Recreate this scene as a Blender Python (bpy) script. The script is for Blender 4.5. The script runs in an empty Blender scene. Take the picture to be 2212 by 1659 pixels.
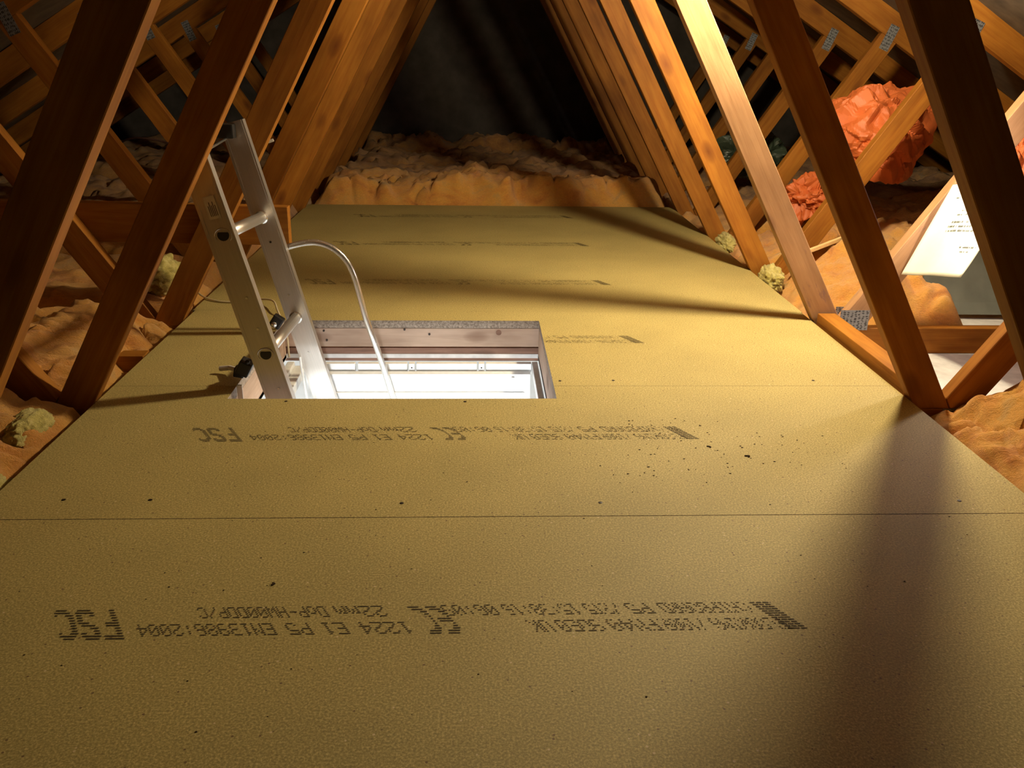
import bpy, bmesh, math, random
import numpy as np
from mathutils import Vector, Matrix

# ------------------------------------------------------------------ camera, world, light, exposure
SC = bpy.context.scene
COL = SC.collection
cam_d = bpy.data.cameras.new('camera')
cam = bpy.data.objects.new('camera', cam_d)
COL.objects.link(cam)
R_ = Vector((0.99916563, -0.03807371, 0.0147796)); R_.normalize()
F_ = Vector((0.04084167, 0.93103844, -0.36262844)); F_.normalize()
U_ = R_.cross(F_)
cam.matrix_world = Matrix(((R_.x, U_.x, -F_.x, 0), (R_.y, U_.y, -F_.y, 0), (R_.z, U_.z, -F_.z, 0.7153), (0, 0, 0, 1)))
cam_d.sensor_width = 36; cam_d.lens = 36 * 1852.85 / 2212
cam_d.clip_start = 0.02; cam_d.clip_end = 50
SC.camera = cam
w = bpy.data.worlds.new('world'); SC.world = w; w.use_nodes = True
w.node_tree.nodes['Background'].inputs[0].default_value = (0.02, 0.02, 0.025, 1)
w.node_tree.nodes['Background'].inputs[1].default_value = 0.05
SC.view_settings.view_transform = 'Standard'; SC.view_settings.look = 'None'
SC.view_settings.gamma = 1; SC.view_settings.use_curve_mapping = False
SC.view_settings.exposure = 0.0
LAMP = Vector((0.716, 2.268, 1.03))
LAMP_E = 870.0
LAMP_COL = (1.0, 0.84, 0.55)
def light(name, typ, loc, energy, color, **k):
    d = bpy.data.lights.new(name, typ); d.energy = energy; d.color = color
    for a, b in k.items(): setattr(d, a, b)
    o = bpy.data.objects.new(name, d); o.location = loc; COL.objects.link(o); return o
light('landing_ceiling_light', 'POINT', (-0.12, 0.75, -0.24), 95, (0.90, 0.95, 1.0), shadow_soft_size=0.07)
light('added_right_fill', 'POINT', (1.30, 2.12, 0.42), 8.0, (1.0, 0.90, 0.83), shadow_soft_size=0.03)  # added unseen light for the pinkish glow and shadow fill at right

rnd = random.Random(7)

# ------------------------------------------------------------------ materials
def mat(name):
    m = bpy.data.materials.new(name); m.use_nodes = True
    nt = m.node_tree; b = nt.nodes['Principled BSDF']
    return m, nt, b
def N(nt, t, **k):
    n = nt.nodes.new(t)
    for a, b in k.items(): setattr(n, a, b)
    return n
def ramp(nt, stops):
    r = N(nt, 'ShaderNodeValToRGB')
    els = r.color_ramp.elements
    while len(els) < len(stops): els.new(0.5)
    for e, (p, c) in zip(els, stops):
        e.position = p; e.color = (*c, 1)
    return r
def mixc(nt, fac, a, b, blend='MIX'):
    m = N(nt, 'ShaderNodeMix', data_type='RGBA', blend_type=blend)
    for i, v in ((0, fac), (6, a), (7, b)):
        if hasattr(v, 'is_linked') or hasattr(v, 'links'): nt.links.new(v, m.inputs[i])
        elif isinstance(v, tuple): m.inputs[i].default_value = (*v, 1)
        else: m.inputs[i].default_value = v
    return m.outputs[2]
def noise(nt, vec, scale, detail=4, rough=0.55, dist=0.0):
    n = N(nt, 'ShaderNodeTexNoise'); n.inputs['Scale'].default_value = scale
    n.inputs['Detail'].default_value = detail; n.inputs['Roughness'].default_value = rough
    n.inputs['Distortion'].default_value = dist
    nt.links.new(vec, n.inputs['Vector']); return n
def mapping(nt, vec, scale=(1, 1, 1), loc=None):
    m = N(nt, 'ShaderNodeMapping'); m.inputs['Scale'].default_value = scale
    nt.links.new(vec, m.inputs['Vector'])
    if loc is not None: nt.links.new(loc, m.inputs['Location'])
    return m.outputs[0]
def bump(nt, b, h, strength, dist):
    n = N(nt, 'ShaderNodeBump'); n.inputs['Strength'].default_value = strength; n.inputs['Distance'].default_value = dist
    nt.links.new(h, n.inputs['Height']); nt.links.new(n.outputs[0], b.inputs['Normal'])

def wood(name, light_c, dark_c, knot_c, rough=0.62, stain=None):
    m, nt, b = mat(name)
    tc = N(nt, 'ShaderNodeTexCoord'); oi = N(nt, 'ShaderNodeObjectInfo')
    sc = N(nt, 'ShaderNodeMath', operation='MULTIPLY'); sc.inputs[1].default_value = 37.0
    nt.links.new(oi.outputs['Random'], sc.inputs[0])
    v = mapping(nt, tc.outputs['Object'], (1.2, 22, 22), sc.outputs[0])
    v2 = mapping(nt, tc.outputs['Object'], (3, 9, 9), sc.outputs[0])
    g = noise(nt, v, 4.0, 6, 0.6, 0.6)
    r = ramp(nt, [(0.3, dark_c), (0.62, light_c)]); nt.links.new(g.outputs[0], r.inputs[0])
    bl = noise(nt, v2, 1.3, 3)
    r2 = ramp(nt, [(0.3, (0.62, 0.56, 0.50)), (0.7, (1.1, 1.08, 1.02))]); nt.links.new(bl.outputs[0], r2.inputs[0])
    c = mixc(nt, 1.0, r.outputs[0], r2.outputs[0], 'MULTIPLY')
    # knots: cells stretched along the board
    v3 = mapping(nt, tc.outputs['Object'], (5.0, 11.0, 11.0), sc.outputs[0])
    vo = N(nt, 'ShaderNodeTexVoronoi'); vo.inputs['Scale'].default_value = 0.85
    nt.links.new(v3, vo.inputs['Vector'])
    r3 = ramp(nt, [(0.0, (1, 1, 1)), (0.13, (0.5, 0.5, 0.5)), (0.20, (0, 0, 0))]); nt.links.new(vo.outputs['Distance'], r3.inputs[0])
    c = mixc(nt, r3.outputs[0], c, knot_c)
    if stain:
        n3 = noise(nt, v2, 2.2, 5, 0.65)
        r4 = ramp(nt, [(0.60, (0, 0, 0)), (0.68, (1, 1, 1))]); nt.links.new(n3.outputs[0], r4.inputs[0])
        c = mixc(nt, r4.outputs[0], c, stain)
    nt.links.new(c, b.inputs['Base Color'])
    b.inputs['Roughness'].default_value = rough; b.inputs['Specular IOR Level'].default_value = 0.2
    bump(nt, b, g.outputs[0], 0.25, 0.002)
    return m
M_WOOD = wood('pine_truss', (0.385, 0.158, 0.021), (0.30, 0.106, 0.014), (0.15, 0.043, 0.007))
M_WOODP = wood('pine_truss_pinklit_stained', (0.50, 0.29, 0.15), (0.42, 0.23, 0.115), (0.18, 0.08, 0.05), stain=(0.26, 0.14, 0.11))  # pinkish light put into the base colour; the darker blotches are stain
M_LINING = wood('planed_lining', (0.66, 0.50, 0.40), (0.58, 0.42, 0.33), (0.25, 0.14, 0.09))
M_LINDARK = wood('rough_lining', (0.33, 0.19, 0.14), (0.20, 0.11, 0.08), (0.12, 0.06, 0.04))

def chipboard():
    m, nt, b = mat('chipboard')
    tc = N(nt, 'ShaderNodeTexCoord'); o = tc.outputs['Object']
    fine = noise(nt, mapping(nt, o, (1, 1, 1)), 330, 3, 0.7)
    r = ramp(nt, [(0.30, (0.27, 0.203, 0.068)), (0.50, (0.455, 0.350, 0.116)), (0.68, (0.72, 0.57, 0.235))]); nt.links.new(fine.outputs[0], r.inputs[0])
    big = noise(nt, o, 3.0, 4)
    r2 = ramp(nt, [(0.3, (0.86, 0.86, 0.84)), (0.7, (1.06, 1.06, 1.05))]); nt.links.new(big.outputs[0], r2.inputs[0])
    c = mixc(nt, 1.0, r.outputs[0], r2.outputs[0], 'MULTIPLY')
    vo = N(nt, 'ShaderNodeTexVoronoi'); vo.inputs['Scale'].default_value = 165
    nt.links.new(o, vo.inputs['Vector'])
    cr = N(nt, 'ShaderNodeSeparateColor'); nt.links.new(vo.outputs['Color'], cr.inputs[0])
    # pale flakes and dark bark specks
    th = N(nt, 'ShaderNodeMath', operation='GREATER_THAN'); th.inputs[1].default_value = 0.985; nt.links.new(cr.outputs[0], th.inputs[0])
    dd = N(nt, 'ShaderNodeMath', operation='LESS_THAN'); dd.inputs[1].default_value = 0.26; nt.links.new(vo.outputs['Distance'], dd.inputs[0])
    mu = N(nt, 'ShaderNodeMath', operation='MULTIPLY'); nt.links.new(th.outputs[0], mu.inputs[0]); nt.links.new(dd.outputs[0], mu.inputs[1])
    c = mixc(nt, mu.outputs[0], c, (0.68, 0.54, 0.30))
    th2 = N(nt, 'ShaderNodeMath', operation='GREATER_THAN'); th2.inputs[1].default_value = 0.97; nt.links.new(cr.outputs[1], th2.inputs[0])
    mu2 = N(nt, 'ShaderNodeMath', operation='MULTIPLY'); nt.links.new(th2.outputs[0], mu2.inputs[0]); nt.links.new(dd.outputs[0], mu2.inputs[1])
    c = mixc(nt, mu2.outputs[0], c, (0.20, 0.12, 0.05))
    # vertical edges show coarser, greyer chips
    ge = N(nt, 'ShaderNodeNewGeometry'); sx = N(nt, 'ShaderNodeSeparateXYZ'); nt.links.new(ge.outputs['Normal'], sx.inputs[0])
    ab = N(nt, 'ShaderNodeMath', operation='LESS_THAN'); ab.inputs[1].default_value = 0.5; nt.links.new(sx.outputs[2], ab.inputs[0])
    en = noise(nt, o, 160, 3, 0.8)
    r5 = ramp(nt, [(0.35, (0.20, 0.15, 0.11)), (0.65, (0.55, 0.45, 0.36))]); nt.links.new(en.outputs[0], r5.inputs[0])
    c = mixc(nt, ab.outputs[0], c, r5.outputs[0])
    nt.links.new(c, b.inputs['Base Color']); b.inputs['Roughness'].default_value = 0.68
    bump(nt, b, fine.outputs[0], 0.12, 0.001)
    return m
M_CHIP = chipboard()

def wool(name, stops, scale=5.5):
    m, nt, b = mat(name)
    tc = N(nt, 'ShaderNodeTexCoord'); oi = N(nt, 'ShaderNodeObjectInfo')
    sc = N(nt, 'ShaderNodeMath', operation='MULTIPLY'); sc.inputs[1].default_value = 19.0
    nt.links.new(oi.outputs['Random'], sc.inputs[0])
    v = mapping(nt, tc.outputs['Object'], (1, 1, 1.6), sc.outputs[0])
    n1 = noise(nt, v, scale, 5, 0.6, 1.3)
    r = ramp(nt, stops); nt.links.new(n1.outputs[0], r.inputs[0])
    v2 = mapping(nt, tc.outputs['Object'], (30, 70, 70), sc.outputs[0])
    n2 = noise(nt, v2, 2.0, 5, 0.75, 2.0)
    r2 = ramp(nt, [(0.3, (0.82, 0.78, 0.74)), (0.7, (1.12, 1.12, 1.1))]); nt.links.new(n2.outputs[0], r2.inputs[0])
    c = mixc(nt, 1.0, r.outputs[0], r2.outputs[0], 'MULTIPLY')
    nt.links.new(c, b.inputs['Base Color']); b.inputs['Roughness'].default_value = 0.95
    b.inputs['Sheen Weight'].default_value = 0.25
    b.inputs['Specular IOR Level'].default_value = 0.15
    n4 = noise(nt, mapping(nt, tc.outputs['Object'], (34, 60, 60), sc.outputs[0]), 1.0, 6, 0.7, 3.0)
    ad = N(nt, 'ShaderNodeMath', operation='MULTIPLY_ADD'); ad.inputs[1].default_value = 0.5
    nt.links.new(n2.outputs[0], ad.inputs[0]); nt.links.new(n4.outputs[0], ad.inputs[2])
    bump(nt, b, ad.outputs[0], 0.8, 0.010)
    return m
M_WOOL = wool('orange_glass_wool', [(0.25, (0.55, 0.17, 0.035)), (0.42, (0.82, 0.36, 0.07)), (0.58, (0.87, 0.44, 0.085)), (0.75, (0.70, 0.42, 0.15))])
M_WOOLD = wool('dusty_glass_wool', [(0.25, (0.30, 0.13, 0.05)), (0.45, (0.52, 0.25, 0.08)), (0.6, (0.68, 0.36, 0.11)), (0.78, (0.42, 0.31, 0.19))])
M_WOOLY = wool('yellow_mineral_wool', [(0.25, (0.42, 0.33, 0.06)), (0.5, (0.74, 0.62, 0.17)), (0.75, (0.85, 0.74, 0.30))], 14)

def plain(name, col, rough=0.6, metal=0.0, em=None, es=0.0, nz=None, bmp=0.0, nscale=60):
    m, nt, b = mat(name)
    tc = N(nt, 'ShaderNodeTexCoord')
    n = noise(nt, tc.outputs['Object'], nscale, 4)
    lo_ = tuple(c * (1 - (nz or 0.08)) for c in col); hi_ = tuple(min(1, c * (1 + (nz or 0.08))) for c in col)
    r = ramp(nt, [(0.3, lo_), (0.7, hi_)]); nt.links.new(n.outputs[0], r.inputs[0])
    nt.links.new(r.outputs[0], b.inputs['Base Color'])
    b.inputs['Roughness'].default_value = rough; b.inputs['Metallic'].default_value = metal
    if em:
        b.inputs['Emission Color'].default_value = (*em, 1); b.inputs['Emission Strength'].default_value = es
    if bmp: bump(nt, b, n.outputs[0], bmp, 0.002)
    return m
def brushed(name, col, rough, stretch):
    m, nt, b = mat(name)
    tc = N(nt, 'ShaderNodeTexCoord')
    n = noise(nt, mapping(nt, tc.outputs['Object'], stretch), 6, 5, 0.6)
    r = ramp(nt, [(0.3, tuple(c * 0.86 for c in col)), (0.7, col)]); nt.links.new(n.outputs[0], r.inputs[0])
    nt.links.new(r.outputs[0], b.inputs['Base Color'])
    r2 = ramp(nt, [(0.3, (rough - 0.06,) * 3), (0.7, (rough + 0.08,) * 3)]); nt.links.new(n.outputs[0], r2.inputs[0])
    nt.links.new(r2.outputs[0], b.inputs['Roughness']); b.inputs['Metallic'].default_value = 0.9
    return m
M_ALU = brushed('aluminium', (0.66, 0.62, 0.57), 0.38, (2, 60, 60))
M_ALUB = brushed('polished_aluminium', (0.80, 0.79, 0.76), 0.2, (40, 40, 1))
M_BLACK = plain('black_plastic', (0.018, 0.016, 0.015), 0.42)
M_INK = plain('printing_ink', (0.08, 0.055, 0.022), 0.85, nz=0.5, nscale=300)
M_SCREW = plain('screw_head', (0.035, 0.022, 0.014), 0.5, 0.4)
M_GRIT = plain('grit', (0.06, 0.032, 0.012), 0.9)
M_WHITE = plain('white_plastic', (0.82, 0.82, 0.80), 0.35)
M_PAINT = plain('white_paint', (0.84, 0.83, 0.80), 0.6, nscale=8)
M_CABLE = plain('cream_cable', (0.62, 0.52, 0.34), 0.45)
M_CABLED = plain('dark_cable', (0.05, 0.02, 0.015), 0.5)
M_PAPER = plain('paper', (0.86, 0.90, 0.80), 0.7, nz=0.02)
M_PRINT = plain('paper_print', (0.12, 0.13, 0.11), 0.8)
M_FELT = plain('roofing_underlay', (0.095, 0.070, 0.045), 0.8, nz=0.35, bmp=0.4, nscale=14)
M_BLOCK = plain('dark_blockwork', (0.085, 0.072, 0.062), 0.95, nz=0.25, bmp=0.5, nscale=9)
M_PLASTER = plain('plasterboard', (0.66, 0.64, 0.62), 0.85, nz=0.14, bmp=0.3, nscale=26)
M_GREY = plain('grey_sheet', (0.15, 0.155, 0.13), 0.55, nz=0.15, nscale=12)
M_FIT = plain('bakelite', (0.5, 0.48, 0.42), 0.4)
M_BAG = plain('orange_polythene', (0.56, 0.130, 0.030), 0.55, nz=0.10, bmp=0.25, nscale=18)
M_SACK = plain('dark_green_polythene', (0.05, 0.07, 0.045), 0.35, nz=0.3, nscale=9)
M_LABEL = plain('sticker', (0.62, 0.58, 0.55), 0.5)
M_SCRAP = plain('pale_offcut', (0.72, 0.50, 0.22), 0.7)
def plate_mat():
    m, nt, b = mat('galvanised_plate')
    tc = N(nt, 'ShaderNodeTexCoord')
    v = mapping(nt, tc.outputs['Object'], (90, 90, 190))
    vo = N(nt, 'ShaderNodeTexVoronoi'); vo.inputs['Scale'].default_value = 1.0; vo.inputs['Randomness'].default_value = 0.35
    nt.links.new(v, vo.inputs['Vector'])
    r = ramp(nt, [(0.28, (0.05, 0.05, 0.055)), (0.42, (0.30, 0.31, 0.33))]); nt.links.new(vo.outputs['Distance'], r.inputs[0])
    nt.links.new(r.outputs[0], b.inputs['Base Color']); b.inputs['Metallic'].default_value = 0.6; b.inputs['Roughness'].default_value = 0.5
    bump(nt, b, vo.outputs['Distance'], 0.8, 0.002)
    return m
M_PLATE = plate_mat()
M_BULB = plain('lit_bulb', (1, 0.95, 0.85), 0.4, em=LAMP_COL, es=LAMP_E)

# ------------------------------------------------------------------ helpers
def obj(name, bm, m, parent=None, smooth=False, loc=None, rot=None):
    me = bpy.data.meshes.new(name); bm.to_mesh(me); bm.free()
    if smooth:
        for p in me.polygons: p.use_smooth = True
    me.materials.append(m)
    o = bpy.data.objects.new(name, me); COL.objects.link(o)
    if parent: o.parent = parent
    if loc is not None: o.location = loc
    if rot is not None: o.rotation_euler = rot
    return o
def tag(o, label, cat, group=None):
    o['label'] = label; o['category'] = cat
    if group: o['group'] = group
    return o
def struct(o): o['kind'] = 'structure'; return o
def thing(name, label, cat, loc=(0, 0, 0), group=None):
    o = bpy.data.objects.new(name, None); COL.objects.link(o); o.location = loc
    o.empty_display_size = 0.1
    return tag(o, label, cat, group)
def box(bm, x0, x1, y0, y1, z0, z1, bev=0.0):
    vs = [bm.verts.new(p) for p in ((x0, y0, z0), (x1, y0, z0), (x1, y1, z0), (x0, y1, z0), (x0, y0, z1), (x1, y0, z1), (x1, y1, z1), (x0, y1, z1))]
    fs = [bm.faces.new([vs[i] for i in f]) for f in ((3, 2, 1, 0), (4, 5, 6, 7), (0, 1, 5, 4), (1, 2, 6, 5), (2, 3, 7, 6), (3, 0, 4, 7))]
    if bev:
        es = list({e for f in fs for e in f.edges})
        bmesh.ops.bevel(bm, geom=es, offset=bev, segments=2, affect='EDGES', profile=0.6)
    return bm
def B(*a, **k): return box(bmesh.new(), *a, **k)
def clip(poly, a, b, c):
    """keep a*x+b*z<=c"""
    out = []
    for i in range(len(poly)):
        p, q = poly[i], poly[(i + 1) % len(poly)]
        dp = a * p[0] + b * p[1] - c; dq = a * q[0] + b * q[1] - c
        if dp <= 0: out.append(p)
        if dp * dq < 0:
            t = dp / (dp - dq); out.append((p[0] + t * (q[0] - p[0]), p[1] + t * (q[1] - p[1])))
    return out
def plank(name, poly, y0, thick, ang, m, parent=None, bev=0.0016):
    """polygon in XZ extruded along Y; local X runs along the grain (ang = angle of the grain above X)"""
    cx = sum(p[0] for p in poly) / len(poly); cz = sum(p[1] for p in poly) / len(poly)
    ca, sa = math.cos(ang), math.sin(ang)
    loc = [((p[0] - cx) * ca + (p[1] - cz) * sa, -(p[0] - cx) * sa + (p[1] - cz) * ca) for p in poly]
    bm = bmesh.new()
    a = [bm.verts.new((x, 0, z)) for x, z in loc]; b = [bm.verts.new((x, thick, z)) for x, z in loc]
    n = len(a)
    area = sum(loc[i][0] * loc[(i + 1) % n][1] - loc[(i + 1) % n][0] * loc[i][1] for i in range(n))
    bm.faces.new(a); bm.faces.new(b[::-1])
    for i in range(n): bm.faces.new((a[i], b[i], b[(i + 1) % n], a[(i + 1) % n]))
    bmesh.ops.recalc_face_normals(bm, faces=bm.faces)
    if bev: bmesh.ops.bevel(bm, geom=list(bm.edges), offset=bev, segments=1, affect='EDGES')
    return obj(name, bm, m, parent, loc=(cx, y0, cz), rot=(0, -ang, 0))
def tube(bm, pts, r, n=10, cap=True):
    pts = [Vector(p) for p in pts]; rings = []
    up = Vector((0.123, 0.3, 0.94)).normalized()
    for i, p in enumerate(pts):
        t = (pts[min(i + 1, len(pts) - 1)] - pts[max(i - 1, 0)]).normalized()
        u = (up - t * up.dot(t)).normalized(); v = t.cross(u); up = u
        rr = r[i] if isinstance(r, (list, tuple)) else r
        rings.append([bm.verts.new(p + (u * math.cos(2 * math.pi * k / n) + v * math.sin(2 * math.pi * k / n)) * rr) for k in range(n)])
    for a, b in zip(rings, rings[1:]):
        for k in range(n): bm.faces.new((a[k], a[(k + 1) % n], b[(k + 1) % n], b[k]))
    if cap: bm.faces.new(rings[0][::-1]); bm.faces.new(rings[-1])
    return bm
def spline(pts, k=8):
    P = [Vector(p) for p in pts]; P = [P[0] * 2 - P[1]] + P + [P[-1] * 2 - P[-2]]; out = []
    for i in range(1, len(P) - 2):
        for j in range(k):
            t = j / k
            out.append(0.5 * ((2 * P[i]) + (P[i + 1] - P[i - 1]) * t + (2 * P[i - 1] - 5 * P[i] + 4 * P[i + 1] - P[i + 2]) * t * t + (-P[i - 1] + 3 * P[i] - 3 * P[i + 1] + P[i + 2]) * t ** 3))
    out.append(P[-2]); return out
def lathe(bm, prof, n=20):
    rings = [[bm.verts.new((r * math.cos(2 * math.pi * k / n), r * math.sin(2 * math.pi * k / n), z)) for k in range(n)] for r, z in prof]
    for a, b in zip(rings, rings[1:]):
        for k in range(n): bm.faces.new((a[k], a[(k + 1) % n], b[(k + 1) % n], b[k]))
    bm.faces.new(rings[0][::-1]); bm.faces.new(rings[-1]); return bm
# vectorised value noise
def _h(ix, iy, iz, s):
    n = (ix.astype(np.int64) * 374761393 + iy.astype(np.int64) * 668265263 + iz.astype(np.int64) * 2147483647 + s * 974634777) & 0xffffffff
    n = ((n ^ (n >> 13)) * 1274126177) & 0xffffffff
    n = (n ^ (n >> 16)) & 0xffffff
    return n / float(0xffffff)
def vn(x, y, z, s):
    ix, iy, iz = np.floor(x), np.floor(y), np.floor(z); fx, fy, fz = x - ix, y - iy, z - iz
    fx, fy, fz = (t * t * (3 - 2 * t) for t in (fx, fy, fz)); r = 0
    for a in (0, 1):
        for b in (0, 1):
            for c in (0, 1):
                r = r + _h(ix + a, iy + b, iz + c, s) * (fx if a else 1 - fx) * (fy if b else 1 - fy) * (fz if c else 1 - fz)
    return r
def fbm(x, y, z, s, o=4, g=0.5):
    r = 0; a = 1; t = 0
    for i in range(o):
        r = r + a * vn(x, y, z, s + i * 17); t += a; a *= g; x, y, z = x * 2.03, y * 2.03, z * 2.03
    return r / t
def billow(x, y, z, s, o=4, g=0.55):
    r = 0; a = 1; t = 0
    for i in range(o):
        r = r + a * np.abs(2 * vn(x, y, z, s + i * 31) - 1); t += a; a *= g; x, y, z = x * 2.1, y * 2.1, z * 2.1
    return r / t

# ------------------------------------------------------------------ the shell
YB, YF = 6.35, -0.9
CX = 0.075
TOPZ = -0.022
CEIL = -0.100
HX0, HX1, HY0, HY1 = -0.542, 0.176, 1.748, 2.330
bm = bmesh.new()
for a in ((-3.0, HX0, YF, YB), (HX1, 3.15, YF, YB), (HX0, HX1, YF, HY0), (HX0, HX1, HY1, YB)):
    box(bm, a[0], a[1], a[2], a[3], CEIL - 0.012, CEIL)
struct(obj('floor', bm, M_PLASTER))
struct(obj('wall_back', B(-3.0, 3.15, YB, YB + 0.1, CEIL, 1.95), M_BLOCK))
struct(obj('wall_front', B(-3.0, 3.15, YF - 0.1, YF, CEIL, 1.95), M_BLOCK))
def felt(side):
    bm = bmesh.new(); ys = np.arange(YF, YB + 0.01, 0.06); us = np.linspace(0.0, 3.0, 40); rows = []
    for u in us:
        row = []
        for y in ys:
            ph = ((y - 1.1575) / 0.6) % 1.0
            sag = 0.022 * math.sin(math.pi * ph) + 0.004 * math.sin(7 * u + 3 * y)
            row.append(bm.verts.new((CX + side * u, y, 1.698 - 0.6 * u + 0.108 - sag)))
        rows.append(row)
    for a, b in zip(rows, rows[1:]):
        for k in range(len(ys) - 1):
            f = (a[k], a[k + 1], b[k + 1], b[k]); bm.faces.new(f if side < 0 else f[::-1])
    return bm
struct(obj('ceiling', felt(-1), M_FELT, smooth=True))
struct(obj('ceiling', felt(1), M_FELT, smooth=True))
# the landing below the hatch
LX0, LX1, LY0, LY1, LZ = -1.15, 1.1, -0.5, 3.3, -2.5
lz1 = CEIL - 0.012
struct(obj('wall_landing_left', B(LX0 - 0.05, LX0, LY0, LY1, LZ, lz1), M_PAINT))
struct(obj('wall_landing_right', B(LX1, LX1 + 0.05, LY0, LY1, LZ, lz1), M_PAINT))
struct(obj('wall_landing_back', B(LX0 - 0.05, LX1 + 0.05, LY1, LY1 + 0.05, LZ, lz1), M_PAINT))
struct(obj('wall_landing_front', B(LX0 - 0.05, LX1 + 0.05, LY0 - 0.05, LY0, LZ, lz1), M_PAINT))
struct(obj('floor_landing', B(LX0 - 0.05, LX1 + 0.05, LY0 - 0.05, LY1 + 0.05, LZ - 0.05, LZ), M_PAINT))

# ------------------------------------------------------------------ hatch lining, frame and door
t = thing('hatch_lining', 'pinkish timber lining boards around the inside of the loft hatch', 'lining', (HX0, HY1, CEIL))
def lin(name, a, m, grain_y=False):
    bm = B(*a, bev=0.0015)
    if grain_y: # turn so the local X runs along Y
        bm.transform(Matrix.Rotation(-math.pi / 2, 4, 'Z')); o = obj(name, bm, m, t); o.rotation_euler = (0, 0, math.pi / 2)
    else: o = obj(name, bm, m, t)
    o.location = -Vector(t.location); return o
g = 0.002
lin('lining_board', (HX0 - 0.02, HX1 + 0.02, HY1, HY1 + 0.02, -0.078, TOPZ - 0.001), M_LINING)
lin('lining_board', (HX0 - 0.02, HX1 + 0.02, HY0 - 0.02, HY0, -0.078, TOPZ - 0.001), M_LINING)
lin('lining_board', (HX1, HX1 + 0.02, HY0 + g, HY1 - g, -0.112, TOPZ - 0.001), M_LINING, True)
lin('lining_board', (HX0 - 0.02, HX0, HY0 + g, HY1 - g, -0.112, TOPZ - 0.001), M_LINING, True)
lin('trimmer', (HX0 - 0.02, HX1 + 0.02, HY1 + 0.003, HY1 + 0.035, -0.122, -0.082), M_LINDARK)
for x, z in ((-0.432, -0.030), (-0.425, -0.058), (-0.205, -0.026), (-0.135, -0.040)):
    b2 = bmesh.new(); tube(b2, [(0, 0, 0), (0, -0.004, 0)], 0.0032, 8)
    o = obj('nail_head', b2, M_SCREW, t); o.location = Vector((x, HY1 + 0.001, z)) - Vector(t.location)
b2 = bmesh.new(); tube(b2, [(0, 0, 0), (0, -0.0025, 0)], 0.008, 12)
o = obj('knot', b2, M_LINDARK, t); o.location = Vector((0.062, HY1 + 0.001, -0.035)) - Vector(t.location)

t = thing('hatch_surround', 'white plastic frame fixed under the hatch lining', 'hatch frame', (0, HY1, -0.13))
def rel(name, bm, m, sm=False):
    bm.transform(Matrix.Translation(-Vector(t.location))); return obj(name, bm, m, t, sm)
fz0, fz1 = -0.150, -0.1225
rel('frame_side', B(HX0 + 0.001, HX0 + 0.022, HY0, HY1, fz0, fz1, bev=0.003), M_WHITE)
rel('frame_side', B(HX0 + 0.022, HX0 + 0.05, HY0, HY1, fz0 - 0.012, fz1 - 0.012, bev=0.003), M_WHITE)
rel('frame_side', B(HX1 - 0.018, HX1 - 0.001, HY0, HY1, fz0, fz1, bev=0.003), M_WHITE)
rel('frame_side', B(HX0 + 0.05, HX1 - 0.018, HY0 + 0.001, HY0 + 0.02, fz0, fz1, bev=0.003), M_WHITE)
xs = [HX0 + 0.05, -0.338, -0.195, 0.022, HX1 - 0.02]
for a, b in ((HX0 + 0.05, -0.347), (-0.339, -0.199), (-0.173, 0.0), (0.026, HX1 - 0.02)):
    rel('back_rail', B(a, b, HY1 - 0.02, HY1 - 0.002, fz0, fz1, bev=0.002), M_WHITE)
for x in (-0.194, 0.005):
    hz = rel('hinge_tab', B(x, x + 0.016, HY1 - 0.021, HY1 - 0.001, fz0, fz1, bev=0.001), M_WHITE)
    b2 = bmesh.new(); tube(b2, [(x + 0.008, HY1 - 0.021, -0.134), (x + 0.008, HY1 - 0.0225, -0.134)], 0.0022, 8)
    b2.transform(Matrix.Translation(-Vector(t.location))); obj('screw', b2, M_SCREW, hz)
t = thing('hatch_door', 'white hatch door hanging open below the back of the loft opening', 'hatch door', (0, HY1 - 0.03, -0.142))
rel('door_panel', B(HX0 + 0.06, 0.152, HY1 - 0.052, HY1 - 0.026, -0.70, -0.142, bev=0.003), M_WHITE)
rel('rim', B(HX0 + 0.075, 0.135, HY1 - 0.062, HY1 - 0.053, -0.205, -0.195, bev=0.002), M_WHITE)
rel('catch', B(0.098, 0.106, HY1 - 0.060, HY1 - 0.052, -0.158, -0.149, bev=0.001), M_LABEL)

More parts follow.
